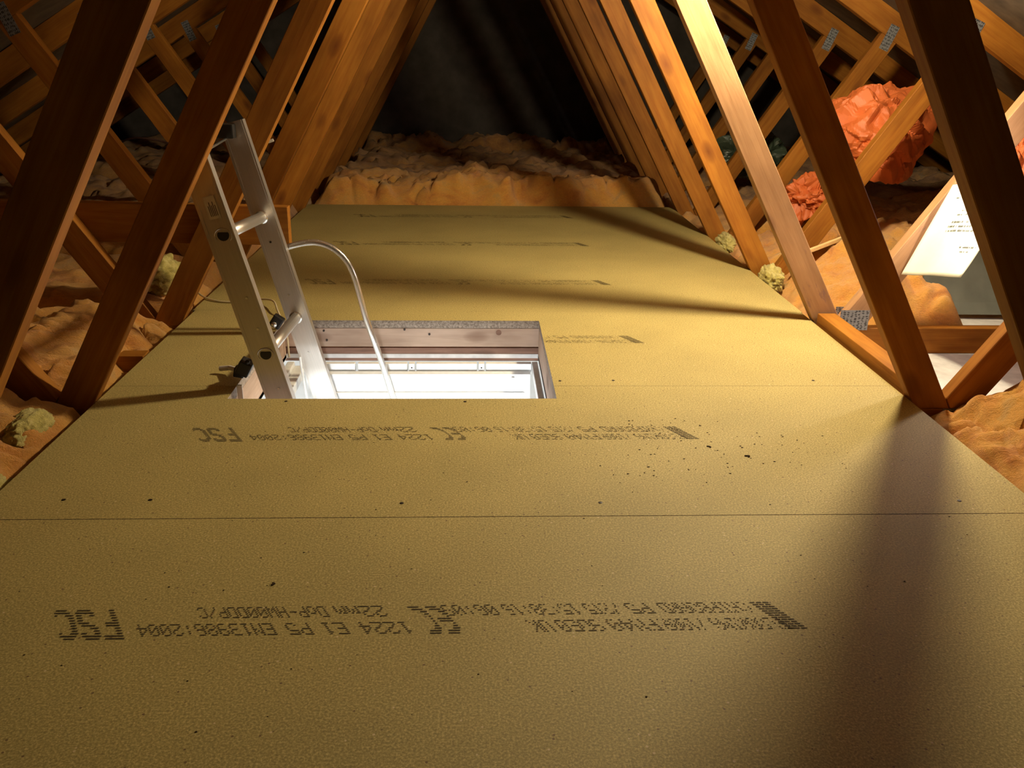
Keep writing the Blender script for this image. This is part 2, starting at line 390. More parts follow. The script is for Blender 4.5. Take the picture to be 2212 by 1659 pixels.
# ------------------------------------------------------------------ floor panels with printed marks
FONT = {
'A':'01110 10001 10001 11111 10001 10001 10001','B':'11110 10001 10001 11110 10001 10001 11110','C':'01110 10001 10000 10000 10000 10001 01110',
'D':'11110 10001 10001 10001 10001 10001 11110','E':'11111 10000 10000 11110 10000 10000 11111','F':'11111 10000 10000 11110 10000 10000 10000',
'G':'01110 10001 10000 10111 10001 10001 01110','H':'10001 10001 10001 11111 10001 10001 10001','I':'11111 00100 00100 00100 00100 00100 11111',
'K':'10001 10010 10100 11000 10100 10010 10001','L':'10000 10000 10000 10000 10000 10000 11111','M':'10001 11011 10101 10101 10001 10001 10001',
'N':'10001 11001 10101 10011 10001 10001 10001','O':'01110 10001 10001 10001 10001 10001 01110','P':'11110 10001 10001 11110 10000 10000 10000',
'R':'11110 10001 10001 11110 10100 10010 10001','S':'01111 10000 10000 01110 00001 00001 11110','T':'11111 00100 00100 00100 00100 00100 00100',
'U':'10001 10001 10001 10001 10001 10001 01110','V':'10001 10001 10001 10001 10001 01010 00100','W':'10001 10001 10001 10101 10101 11011 10001',
'0':'01110 10001 10011 10101 11001 10001 01110','1':'00100 01100 00100 00100 00100 00100 01110','2':'01110 10001 00001 00110 01000 10000 11111',
'3':'11110 00001 00001 01110 00001 00001 11110','4':'00010 00110 01010 10010 11111 00010 00010','5':'11111 10000 11110 00001 00001 10001 01110',
'6':'01110 10000 10000 11110 10001 10001 01110','7':'11111 00001 00010 00100 01000 01000 01000','8':'01110 10001 10001 01110 10001 10001 01110',
'9':'01110 10001 10001 01111 00001 00001 01110','/':'00001 00001 00010 00100 01000 10000 10000',':':'00000 00100 00100 00000 00100 00100 00000',
'-':'00000 00000 00000 11110 00000 00000 00000','m':'00000 00000 11010 10101 10101 10001 10001','o':'00000 00000 01110 10001 10001 10001 01110',
'.':'00000 00000 00000 00000 00000 01100 01100'}
BIGF = {'F': ['1111111','1111111','1100000','1100000','1100000','1111100','1111100','1100000','1100000','1100000','1100000','1100000'],
'S': ['0111110','1111111','1100011','1100000','1110000','0111110','0001111','0000011','0000011','1100011','1111111','0111110'],
'C': ['0011110','0111111','1110001','1100000','1100000','1100000','1100000','1100000','1100000','1110001','0111111','0011110'],
'c': ['0011111','0111110','1110000','1100000','1000000','1000000','1000000','1000000','1100000','1110000','0111110','0011111'],
'e': ['0011111','0111110','1110000','1100000','1000000','1111110','1111110','1000000','1100000','1110000','0111110','0011111']}
def pxX(px): return (px - 100) / 1632.0 * 0.997 - 0.559
MARKS = []
def glyphs(s, pl, pr, y0, y1, font, keep=1.0, rows=7, cols=5, seed=1):
    """printed upside down as seen from the camera: first letter at the right, tops toward the camera"""
    x1 = pxX(pr); x0 = pxX(pl); cw = (x1 - x0) / len(s)
    for i, ch in enumerate(s):
        bmp = font[ch].split() if isinstance(font[ch], str) else font[ch]
        xr = x1 - i * cw; dx = cw * 0.86 / cols; dy = (y1 - y0) / rows
        for r, line in enumerate(bmp):
            for c, v in enumerate(line):
                if v == '1' and rnd.random() < keep:
                    x = xr - (c + 0.5) * dx; y = y0 + (r + 0.5) * dy
                    MARKS.append((x - dx * 0.56, x + dx * 0.56, y - dy * 0.23, y + dy * 0.23))
LO = (-0.010, 0.016); UP = (0.027, 0.052)
glyphs('FSC', 100, 238, -0.016, 0.050, BIGF, rows=12, cols=7)
glyphs('EN13986:2004', 268, 562, LO[0], LO[1], FONT)
glyphs('P5', 585, 640, *LO, FONT); glyphs('E1', 660, 717, *LO, FONT); glyphs('1224', 742, 855, *LO, FONT)
glyphs('DoP-HW00DDP/C', 415, 700, *UP, FONT); glyphs('22mm', 716, 830, *UP, FONT)
glyphs('ec', 880, 960, -0.012, 0.050, BIGF, rows=12, cols=7)
glyphs('06:09', 955, 1078, *UP, FONT, 0.95); glyphs('15:38:16', 1092, 1262, *UP, FONT, 0.9)
glyphs('/2T5', 1276, 1356, *UP, FONT, 0.9); glyphs('P5', 1370, 1425, *UP, FONT, 0.9); glyphs('CHIPBOARD', 1446, 1652, *UP, FONT, 0.85)
glyphs('UK', 1112, 1160, *LO, FONT); glyphs('9DE0', 1172, 1272, *LO, FONT, 0.9); glyphs('FM40', 1285, 1395, *LO, FONT, 0.85)
glyphs('/100R', 1404, 1500, *LO, FONT, 0.8); glyphs('FLOORING', 1515, 1678, *LO, FONT, 0.8)
for k in range(13):   # the hatched block at the start of the line
    y = -0.008 + k * 0.0048
    x0 = pxX(1668); x1 = pxX(1712)
    for q in range(3):
        a = x0 + (x1 - x0) * q / 3; MARKS.append((a, a + (x1 - x0) / 3 * rnd.uniform(0.75, 1.0), y - 0.0012, y + 0.0012))
def print_mesh(y, skip=None):
    bm = bmesh.new()
    for a, b, c, d in MARKS:
        sh = -0.60 * ((c + d) / 2 - 0.020); a += sh; b += sh   # the print runs at a slant
        if skip and b > skip[0] and a < skip[1]: continue
        bm.faces.new([bm.verts.new(p) for p in ((a, c + y, 0.0004), (b, c + y, 0.0004), (b, d + y, 0.0004), (a, d + y, 0.0004))])
    return bm
def panel_mesh(x0, x1, y0, y1, hole=None, gap0=0.0003, gap1=0.0003):
    """a floor panel with slightly chipped long edges, optional cut-out reaching its edge"""
    bm = bmesh.new()
    y0 += gap0; y1 -= gap1
    xs = sorted(set([x0, x1] + ([hole[0], hole[1]] if hole else []))); ys = sorted(set([y0, y1] + [v for v in (hole[2:] if hole else []) if y0 < v < y1]))
    cells = []
    for i in range(len(xs) - 1):
        for j in range(len(ys) - 1):
            cx, cy = (xs[i] + xs[i + 1]) / 2, (ys[j] + ys[j + 1]) / 2
            if hole and hole[0] < cx < hole[1] and hole[2] < cy < hole[3]: continue
            cells.append((i, j))
    vt = {}
    def V(i, j, z):
        k = (i, j, z)
        if k not in vt: vt[k] = bm.verts.new((xs[i], ys[j], z))
        return vt[k]
    for i, j in cells:
        bm.faces.new((V(i, j, 0), V(i + 1, j, 0), V(i + 1, j + 1, 0), V(i, j + 1, 0)))
        bm.faces.new((V(i, j, TOPZ), V(i, j + 1, TOPZ), V(i + 1, j + 1, TOPZ), V(i + 1, j, TOPZ)))
        for (a, b, di, dj) in (((i, j), (i + 1, j), 0, -1), ((i + 1, j), (i + 1, j + 1), 1, 0), ((i + 1, j + 1), (i, j + 1), 0, 1), ((i, j + 1), (i, j), -1, 0)):
            if (i + di, j + dj) not in cells:
                bm.faces.new((V(*a, TOPZ), V(*b, TOPZ), V(*b, 0), V(*a, 0)))
    bmesh.ops.recalc_face_normals(bm, faces=bm.faces)
    return bm
seams = [-0.55, 0.045, 0.640, 1.2355, 1.824, 2.424, 3.024, 3.624, 4.254]
xr = [(-0.815, 0.965)] * 5 + [(-0.822, 0.968), (-0.822, 0.968), (-0.824, 0.966)]
labels = ['chipboard floor panel behind the camera position at the near end', 'chipboard floor panel at the very bottom edge, below the lowest print',
 'big yellow-brown chipboard floor panel filling the foreground with the largest clear print',
 'chipboard floor panel just in front of the hatch opening with the second print',
 'chipboard floor panel cut away around the back of the loft hatch',
 'chipboard floor panel directly beyond the hatch, crossed by a shadow band',
 'chipboard floor panel second from the far end of the walkway',
 'dim chipboard floor panel at the far end against the insulation']
scr = [(-0.127, 1.282), (0.21, 1.28), (-0.55, 1.298), (-0.694, 1.3), (0.834, 1.279), (0.318, 1.859), (0.792, 1.859), (0.193, 1.856), (-0.413, 1.733), (-0.026, 1.73)]
gaps = [0.001, 0.001, 0.001, 0.0010, 0.0005, 0.00015, 0.0001, 0.0001, 0.001]
for n in range(1, 8):
    y0, y1 = seams[n], seams[n + 1]; x0, x1 = xr[n]
    hole = (HX0, HX1, HY0, HY1) if n in (3, 4) else None
    p = tag(obj('floor_panel', panel_mesh(x0, x1, y0, y1, hole, gaps[n], gaps[n + 1]), M_CHIP), labels[n], 'floor panel', 'chipboard floor panels')
    yp = 0.944 + 0.6 * (n - 2)
    if n >= 2:
        q = obj('printed_marking', print_mesh(yp, (HX0 - 0.02, HX1 + 0.003) if n == 4 else None), M_INK, p); q['kind'] = 'stuff'
        q['label'] = 'upside-down dotted grey print'
    for sx, sy in scr:
        if y0 < sy < y1:
            b2 = bmesh.new(); lathe(b2, [(0.0036, 0.0), (0.0036, 0.0006), (0.002, 0.0009)], 8)
            o = obj('screw', b2, M_SCREW, p, loc=(sx, sy, 0.0))
# grit and crumbs lying on the panels
bm = bmesh.new()
spots = [(0.445, 1.52, 60, 0.10), (0.30, 1.38, 30, 0.06), (0.56, 1.45, 25, 0.08), (-0.29, 1.049, 3, 0.004), (0.40, 1.60, 20, 0.05)]
for cx_, cy_, k, s in spots:
    for _ in range(k):
        x, y = rnd.gauss(cx_, s), rnd.gauss(cy_, s * 0.6); r = rnd.uniform(0.0004, 0.0013)
        m4 = Matrix.Translation((x, y, r * 0.5)) @ Matrix.Diagonal((r * rnd.uniform(1, 2.4), r, r * 0.6, 1))
        bmesh.ops.create_icosphere(bm, subdivisions=1, radius=1, matrix=m4)
for _ in range(90):
    x, y, r = rnd.uniform(-0.7, 0.85), rnd.uniform(0.72, 1.74), rnd.uniform(0.0004, 0.001)
    bmesh.ops.create_icosphere(bm, subdivisions=1, radius=1, matrix=Matrix.Translation((x, y, r * 0.5)) @ Matrix.Diagonal((r * 1.8, r, r * 0.6, 1)))
o = tag(obj('grit', bm, M_GRIT), 'dark crumbs and grit scattered on the foreground floor panels', 'grit'); o['kind'] = 'stuff'
for i, (x, y, s) in enumerate([(0.515, 1.455, 0.005), (0.452, 1.497, 0.0042), (-0.291, 1.049, 0.0038)]):
    b2 = bmesh.new()
    for q in range(4):
        bmesh.ops.create_icosphere(b2, subdivisions=1, radius=1, matrix=Matrix.Translation((rnd.uniform(-s, s) * .7, rnd.uniform(-s, s) * .7, s * 0.25)) @ Matrix.Diagonal((s * .6, s * .35, s * .3, 1)))
    tag(obj('crumb', b2, M_GRIT, loc=(x, y, 0)), ['largest dark crumb on the floor right of the second print', 'dark crumb just left of the largest crumb', 'dark crumb above the largest foreground print'][i], 'crumb')

# ------------------------------------------------------------------ roof trusses
def u2x(side, poly): return [(CX + side * u, z) for u, z in poly]
def truss_parts(root, y, mats, tie_cut=True):
    th = 0.035
    for side in (-1, 1):
        mw = mats.get((side, 'web'), M_WOOD); ms = mats.get((side, 'strut'), M_WOOD)
        web = [(0.895 + 0.562 * 0.0218, TOPZ), (0.975 + 0.562 * 0.0218, TOPZ), (0.975 - 0.562 * 1.7, 1.7), (0.895 - 0.562 * 1.7, 1.7)]
        web = clip(web, 0.6, 1, 1.698); web = clip(web, -1, 0, -0.001)
        o = plank('web', u2x(side, web), -th / 2 + th / 2, th, math.atan2(1, -0.562 * side), mw, root)
        st = [(0.974 + 0.655 * TOPZ, TOPZ), (1.060 + 0.655 * TOPZ, TOPZ), (1.060 + 0.655 * 1.2, 1.2), (0.974 + 0.655 * 1.2, 1.2)]
        st = clip(st, 0.6, 1, 1.698); st = clip(st, -1, -0.562, -0.9765)
        plank('strut', u2x(side, st), 0, th, math.atan2(1, 0.655 * side), ms, root)
        ra = [(0.0005, 1.698), (2.866, TOPZ + 0.001), (3.04, TOPZ + 0.001), (0.0005, 1.698 + 0.105)]
        plank('rafter', u2x(side, ra), 0, th, math.atan2(-0.6 * side, 1), M_WOOD, root)
        # nail plates at strut head and web foot, one on each face
        for (u, z, ang, sx, sz) in ((1.528, 0.782, math.radians(68), 0.095, 0.038), (1.015, (0.002 if (root.location.y > 2 and side > 0) else -0.052), 0.0, 0.085, 0.060)):
            for yy in (-0.0012, th):
                bm = B(-sx / 2, sx / 2, 0, 0.0012, -sz / 2, sz / 2)
                obj('nail_plate', bm, M_PLATE, root, loc=(CX + side * u, yy, z), rot=(0, -ang * side, 0))
    if tie_cut:
        for a, b in ((-2.96, HX0 - 0.025), (HX1 + 0.025, 3.11)): plank('ceiling_tie', [(a, CEIL + 0.001), (b, CEIL + 0.001), (b, TOPZ - 0.0005), (a, TOPZ - 0.0005)], 0, th, 0, M_WOOD, root)
    else: plank('ceiling_tie', [(-2.96, CEIL + 0.001), (3.11, CEIL + 0.001), (3.11, TOPZ - 0.0005), (-2.96, TOPZ - 0.0005)], 0, th, 0, M_WOOD, root)
TL = ['nearest roof truss, its wide dark webs crossing the upper corners of the picture',
 'second roof truss from the camera, standing just in front of the hatch',
 'third roof truss from the camera, right web tinted with pinkish light and stained, behind the hatch',
 'fourth roof truss from the camera, lit orange, orange bag behind its right strut',
 'fifth roof truss from the camera, where the right web is lit orange',
 'sixth roof truss from the camera, at the far end of the boarded floor',
 'seventh roof truss, first one standing beyond the boarded floor',
 'eighth roof truss from the camera, second from the dark end wall',
 'farthest roof truss, dim and nearest to the dark end wall']
TY = [1.14 + 0.6 * k for k in range(9)]
for k, y in enumerate(TY):
    if k in (0, 1, 2):
        t = thing('roof_truss', TL[k], 'roof truss', (0, y, 0), 'roof trusses')
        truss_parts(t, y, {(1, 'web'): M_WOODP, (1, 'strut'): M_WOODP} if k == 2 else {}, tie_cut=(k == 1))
        if k == 0: proto = t
    elif k == 2: pass
    else:
        t = proto.copy(); COL.objects.link(t); t.location = (0, y, 0); t['label'] = TL[k]
        for ch in proto.children:
            c = ch.copy(); COL.objects.link(c); c.parent = t

# ------------------------------------------------------------------ loose and fixed timbers
def timber(name, label, a, m=M_WOOD, rz=0.0, cat='timber', ry=0.0):
    x0, x1, y0, y1, z0, z1 = a; c = Vector(((x0 + x1) / 2, (y0 + y1) / 2, (z0 + z1) / 2)); L = x1 - x0
    bm = B(-L / 2, L / 2, -(y1 - y0) / 2, (y1 - y0) / 2, -(z1 - z0) / 2, (z1 - z0) / 2, bev=0.0015)
    return tag(obj(name, bm, m, loc=c, rot=(0, ry, rz)), label, cat)
timber('plank', 'dark horizontal plank fixed across the left webs behind the ladder', (-1.45, -0.518, 2.3765, 2.4115, 0.208, 0.314), ry=0.014, cat='plank')
timber('noggin', 'short pale horizontal timber left of the hatch between floor and insulation', (-1.18, -0.822, 2.025, 2.070, -0.052, 0.0))
# timber along the right edge of the floor between the second and third truss (runs along Y)
bm = B(-0.275, 0.275, -0.026, 0.026, -0.047, 0.047, bev=0.002)
tag(obj('timber', bm, M_WOOD, loc=(1.003, 2.057, -0.022), rot=(0, 0, math.pi / 2 + 0.0)), 'orange lit timber lying along the right floor edge beside the pink-tinted stained web', 'timber')

# ------------------------------------------------------------------ insulation quilts, one per bay and side
def sstep(a, b, x):
    t_ = np.clip((x - a) / (b - a), 0, 1); return t_ * t_ * (3 - 2 * t_)
def quilt(label, x0, x1, y0, y1, hf, seed, m=M_WOOL, res=0.0125, rim=0.05, group='insulation quilts between the trusses', name='insulation_quilt', fold=1.0):
    nx = max(8, int((x1 - x0) / res)); ny = max(8, int((y1 - y0) / res))
    X, Y = np.meshgrid(np.linspace(x0, x1, nx), np.linspace(y0, y1, ny), indexing='ij')
    base = hf(X, Y)
    Z0 = np.zeros_like(X) + seed * 1.37
    big = billow(X * 3.1, Y * 3.7, Z0, seed, 2)
    med = billow(X * 8.5 + big * 1.5, Y * 10 + big, Z0, seed + 5, 3)
    fin = fbm(X * 42, Y * 42, Z0, seed + 9, 3)
    wp = fbm(X * 6, Y * 6, Z0 + 11, seed + 21, 3)
    crk = np.abs(2 * vn(X * 5.2 + 2.2 * wp, Y * 6.5 + 2.5 * wp, Z0 + 5, seed + 33) - 1)
    crease = np.exp(-(crk / 0.09) ** 2)
    h = base * (0.66 + 0.75 * big) + fold * (0.055 * med * (0.4 + big) - 0.030 * crease + 0.022 * (fin - 0.5) + 0.028 * (billow(X * 19 + wp, Y * 22, Z0, seed + 61, 3) - 0.4))
    rm = rim * (0.35 + 2.6 * fbm(X * 9, Y * 9, Z0 + 2, seed + 50, 2) ** 1.5)
    ex = np.minimum(sstep(0, rm, X - x0 + 0.004), sstep(0, rm, x1 - X + 0.004)); ey = np.minimum(sstep(0, rm, Y - y0 + 0.004), sstep(0, rm, y1 - Y + 0.004))
    e = np.sqrt(ex * ey)
    zb = CEIL + 0.001
    Z = zb + (h - zb) * (0.25 + 0.75 * e)
    # sideways fluff: overhanging folds
    dx = (fbm(X * 14, Y * 14, Z0 + 3, seed + 3, 3) - 0.5) * 0.045 * fold; dy = (fbm(X * 14, Y * 14, Z0 + 7, seed + 4, 3) - 0.5) * 0.045 * fold
    k = sstep(0, 0.06, np.minimum(np.minimum(X - x0, x1 - X), np.minimum(Y - y0, y1 - Y)))
    X = X + dx * k; Y = Y + dy * k
    V = np.stack([X, Y, Z], -1).reshape(-1, 3); idx = np.arange(nx * ny).reshape(nx, ny)
    F = np.stack([idx[:-1, :-1], idx[1:, :-1], idx[1:, 1:], idx[:-1, 1:]], -1).reshape(-1, 4).tolist()
    # closed skirt down to the ceiling board
    per = list(idx[:, 0]) + list(idx[-1, 1:]) + list(idx[-2::-1, -1]) + list(idx[0, -2:0:-1])
    nb = len(V); low = V[per].copy(); low[:, 2] = zb; V = np.concatenate([V, low])
    n = len(per)
    for i in range(n): F.append([int(per[i]), nb + i, nb + (i + 1) % n, int(per[(i + 1) % n])])
    F.append([nb + i for i in range(n)][::-1])
    c = np.array([(x0 + x1) / 2, (y0 + y1) / 2, zb]); V = V - c
    me = bpy.data.meshes.new(name); me.from_pydata(V.tolist(), [], F); me.validate()
    for p in me.polygons: p.use_smooth = True
    me.materials.append(m)
    o = bpy.data.objects.new(name, me); COL.objects.link(o); o.location = c
    return tag(o, label, 'insulation', group)
def lift(a, b, h0, h1): return lambda X, Y: h0 + (h1 - h0) * sstep(a, b, np.abs(X - CX))
ov = 0.012
order = ['first', 'second', 'third', 'fourth', 'fifth', 'sixth', 'seventh', 'eighth']
for k in range(8):
    ya, yb = TY[k] + 0.035 - ov, TY[k + 1] + ov
    res = 0.009 if k < 2 else (0.0125 if k < 4 else 0.018)
    hl = [0.065, 0.065, 0.07, 0.075, 0.08, 0.08, 0.08, 0.08][k]
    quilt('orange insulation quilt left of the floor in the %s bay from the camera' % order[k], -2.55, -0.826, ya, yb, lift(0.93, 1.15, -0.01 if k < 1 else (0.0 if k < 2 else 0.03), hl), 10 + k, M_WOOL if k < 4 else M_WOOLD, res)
    if k == 1:
        quilt('orange insulation at the far right of the open plasterboard bay', 1.62, 2.7, ya, yb, lift(1.6, 1.8, -0.02, 0.0), 40 + k, M_WOOL, res)
    elif k == 2:
        quilt('pinkish-lit insulation mound between the pink-tinted stained strut and the grey sheet', 1.00, 1.47, ya + 0.03, yb, lift(0.92, 1.2, 0.02, 0.14), 40 + k, M_WOOL, 0.008, rim=0.11)
    else:
        quilt('orange insulation quilt right of the floor in the %s bay from the camera' % order[k], 0.975, 2.7, ya, yb,
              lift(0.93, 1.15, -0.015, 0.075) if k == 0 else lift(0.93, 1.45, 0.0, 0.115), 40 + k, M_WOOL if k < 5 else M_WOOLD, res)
# across the middle beyond the boards
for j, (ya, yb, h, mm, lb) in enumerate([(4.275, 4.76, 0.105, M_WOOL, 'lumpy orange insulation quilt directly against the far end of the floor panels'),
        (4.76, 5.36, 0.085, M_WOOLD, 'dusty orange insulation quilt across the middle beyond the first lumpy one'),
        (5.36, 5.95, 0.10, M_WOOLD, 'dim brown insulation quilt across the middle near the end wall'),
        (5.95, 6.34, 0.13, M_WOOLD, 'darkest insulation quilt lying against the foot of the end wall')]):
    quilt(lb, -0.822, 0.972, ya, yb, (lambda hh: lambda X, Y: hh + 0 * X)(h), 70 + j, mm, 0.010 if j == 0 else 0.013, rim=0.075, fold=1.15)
quilt('dim brown insulation left of the farthest truss by the end wall', -2.55, -0.826, 5.975, 6.34, lift(0.93, 1.2, 0.05, 0.1), 81, M_WOOLD, 0.02)
quilt('dim brown insulation right of the farthest truss by the end wall', 0.975, 2.7, 5.975, 6.34, lift(0.93, 1.2, 0.05, 0.1), 82, M_WOOLD, 0.02)
quilt('orange insulation quilt in front of the nearest truss at the left', -2.3, -0.826, 0.66, 1.14 + ov, lift(0.93, 1.2, -0.02, 0.04), 83, M_WOOL, 0.014)
quilt('orange insulation quilt in front of the nearest truss at the right', 0.975, 2.4, 0.66, 1.14 + ov, lift(0.93, 1.2, -0.02, 0.05), 84, M_WOOL, 0.014)

def lump(name, label, loc, size, seed, m, cat, rough=0.35, sub=5, freq=3.0, group=None):
    rough *= 0.45; freq *= 0.62
    bm = bmesh.new(); bmesh.ops.create_icosphere(bm, subdivisions=sub, radius=1.0)
    P = np.array([v.co[:] for v in bm.verts])
    n = billow(P[:, 0] * freq + seed, P[:, 1] * freq, P[:, 2] * freq, seed, 4, 0.6)
    f = fbm(P[:, 0] * freq * 5, P[:, 1] * freq * 5, P[:, 2] * freq * 5, seed + 3, 3)
    P = P * (1 - rough * 0.6 + rough * n * 1.8 + 0.12 * (f - 0.5))[:, None] * np.array(size)
    for v, p in zip(bm.verts, P): v.co = p
    return tag(obj(name, bm, m, smooth=True, loc=loc), label, cat, group)
lump('mineral_wool_tuft', 'yellow-green wool tuft at the left floor edge by the foot of the second web', (-0.895, 1.60, -0.005), (0.036, 0.07, 0.034), 3, M_WOOLY, 'insulation', 0.6, 5, 4)
lump('mineral_wool_tuft', 'yellow wool tuft behind the foot of the third web on the left', (-0.93, 2.50, 0.085), (0.06, 0.07, 0.06), 4, M_WOOLY, 'insulation', 0.6, 5, 4)
lump('mineral_wool_tuft', 'yellow wool tuft at the right floor edge between pink-tinted stained web and orange web', (1.005, 2.83, 0.0), (0.035, 0.08, 0.05), 5, M_WOOLY, 'insulation', 0.7, 5, 4)
lump('mineral_wool_tuft', 'yellow wool tuft at the right floor edge between the fourth and fifth trusses', (1.005, 3.40, -0.005), (0.035, 0.09, 0.048), 6, M_WOOLY, 'insulation', 0.7, 5, 4)
lump('mineral_wool_tuft', 'green-yellow wool at the near left edge of the floor', (-0.875, 1.36, -0.035), (0.045, 0.09, 0.035), 8, M_WOOLY, 'insulation', 0.6, 5, 4)

# ------------------------------------------------------------------ crumpled bags
def crumple(name, label, loc, size, seed, m, cat, lobes, amp=0.34, sub=6, rot=0.0):
    rs = np.random.RandomState(seed)
    bm = bmesh.new(); bmesh.ops.create_icosphere(bm, subdivisions=sub, radius=1.0)
    P = np.array([v.co[:] for v in bm.verts]); r = np.ones(len(P))
    for dr, a, wdt in lobes:
        d = np.array(dr, float); d /= np.linalg.norm(d); r += a * np.exp((P @ d - 1) / wdt)
    Q = P.copy()
    for i in range(16):   # folded-sheet creases: triangular waves in random directions
        k = rs.normal(size=3); k /= np.linalg.norm(k); fr = rs.uniform(0.7, 2.6)
        ph = rs.uniform(0, 1); wv = Q @ k * fr + ph + 0.25 * r
        tri = np.abs(2 * (wv - np.floor(wv + 0.5)))
        r += amp / (1.0 + fr) * (tri - 0.5) * 0.62
        Q = Q + 0.10 * np.outer(tri - 0.5, rs.normal(size=3))
    nn = rs.normal(size=(34, 3)); nn /= np.linalg.norm(nn, axis=1)[:, None]; cc = rs.uniform(0.78, 1.06, 34)
    dt = P @ nn.T; sup = np.where(dt > 0.05, cc / np.maximum(dt, 0.05), 9.0).min(axis=1)   # flat facets of taut film
    r = r * np.minimum(sup, 1.35)
    P = P * r[:, None] * np.array(size)
    for v, p in zip(bm.verts, P): v.co = p
    return tag(obj(name, bm, m, smooth=False, loc=loc, rot=(0, 0, rot)), label, cat)
crumple('crumpled_bag', 'large crumpled orange plastic bag behind the fourth right strut', (1.45, 3.24, 0.435), (0.185, 0.16, 0.19), 11, M_BAG, 'bag',
        [((0.9, -0.2, -0.2), 0.28, 0.15), ((-0.6, 0, 0.75), 0.18, 0.2), ((-0.4, -0.2, -0.9), -0.15, 0.2)])
crumple('crumpled_bag', 'smaller crumpled orange plastic piece left of the second right web', (1.285, 3.33, 0.205), (0.075, 0.08, 0.085), 5, M_BAG, 'bag',
        [((-0.5, 0, -0.8), 0.5, 0.15), ((0.3, 0, 0.9), 0.3, 0.2)], amp=0.5)
crumple('crumpled_bag', 'orange plastic bag at the far right edge beyond the nearest web', (1.62, 2.62, 0.36), (0.10, 0.10, 0.16), 9, M_BAG, 'bag', [((0.2, 0, 1), 0.2, 0.2)], amp=0.4)
crumple('dark_sack', 'dark green plastic sack in the shade between the right struts', (1.40, 4.45, 0.24), (0.17, 0.13, 0.12), 21, M_SACK, 'sack', [((0, 0, 1), 0.2, 0.3)])

# ------------------------------------------------------------------ grey sheet and paper leaflet on the right
def sheet(corners, nu, nv, fn, thick):
    a, b, c, d = [Vector(p) for p in corners]; bm = bmesh.new(); g_ = []
    nrm = (b - a).cross(d - a).normalized()
    for s in (0, 1):
        g_.append([[bm.verts.new((a.lerp(b, i / nu)).lerp(d.lerp(c, i / nu), j / nv) + nrm * (fn(i / nu, j / nv) + s * thick)) for j in range(nv + 1)] for i in range(nu + 1)])
    for s in (0, 1):
        for i in range(nu):
            for j in range(nv):
                q = (g_[s][i][j], g_[s][i + 1][j], g_[s][i + 1][j + 1], g_[s][i][j + 1]); bm.faces.new(q if s else q[::-1])
    ring = [(i, 0) for i in range(nu)] + [(nu, j) for j in range(nv)] + [(i, nv) for i in range(nu, 0, -1)] + [(0, j) for j in range(nv, 0, -1)]
    for k in range(len(ring)):
        p, q = ring[k], ring[(k + 1) % len(ring)]
        bm.faces.new((g_[0][p[0]][p[1]], g_[0][q[0]][q[1]], g_[1][q[0]][q[1]], g_[1][p[0]][p[1]]))
    bmesh.ops.recalc_face_normals(bm, faces=bm.faces)
    return bm
tag(obj('grey_sheet', sheet([(1.50, 2.72, -0.096), (2.30, 2.70, -0.096), (2.30, 2.84, 0.22), (1.50, 2.86, 0.22)], 12, 8, lambda u, v: 0.012 * math.sin(5 * u + 2 * v) + (0.02 * (1 - v * 6) if v < 0.16 else 0), 0.006), M_GREY, smooth=False),
    'dark grey-green sheet standing among the insulation right of the paper', 'sheet')
pc = [Vector((1.202, 2.335, 0.139)), Vector((1.243, 2.12, 0.187)), Vector((1.322, 2.085, 0.443)), Vector((1.281, 2.30, 0.395))]
def pf(u, v): return -0.012 * (u ** 2) * math.sin(3.0 * v + 0.5) - 0.004 * math.sin(9 * u) * (1 - v)
paper = tag(obj('paper_leaflet', sheet(pc, 24, 24, pf, 0.0004), M_PAPER, smooth=True), 'bright white printed paper sheet hanging from the right strut', 'paper')
nrm = (pc[1] - pc[0]).cross(pc[3] - pc[0]).normalized()
def pp(u, v): return pc[0].lerp(pc[1], u).lerp(pc[3].lerp(pc[2], u), v) + nrm * (pf(u, v) + 0.0010)
bm = bmesh.new()
pr = random.Random(3)
for v, u0, u1, hh in ((0.90, 0.25, 0.9, 0.022), (0.84, 0.2, 0.8, 0.016), (0.70, 0.42, 0.98, 0.016), (0.655, 0.38, 0.95, 0.016), (0.575, 0.36, 0.99, 0.022), (0.528, 0.34, 0.97, 0.022), (0.482, 0.34, 0.99, 0.020), (0.31, 0.70, 0.93, 0.016), (0.265, 0.74, 0.84, 0.014)):
    u = u0
    while u < u1:
        wd = pr.uniform(0.02, 0.07)
        x = u
        while x < min(u + wd, u1):
            q = [pp(x, v), pp(x + 0.009, v), pp(x + 0.009, v + hh * pr.choice((0.7, 1.0))), pp(x, v + hh)]
            if pr.random() < 0.85: bm.faces.new([bm.verts.new(k) for k in q])
            x += 0.0125
        u += wd + 0.018
obj('printed_text', bm, M_PRINT, paper)['kind'] = 'stuff'

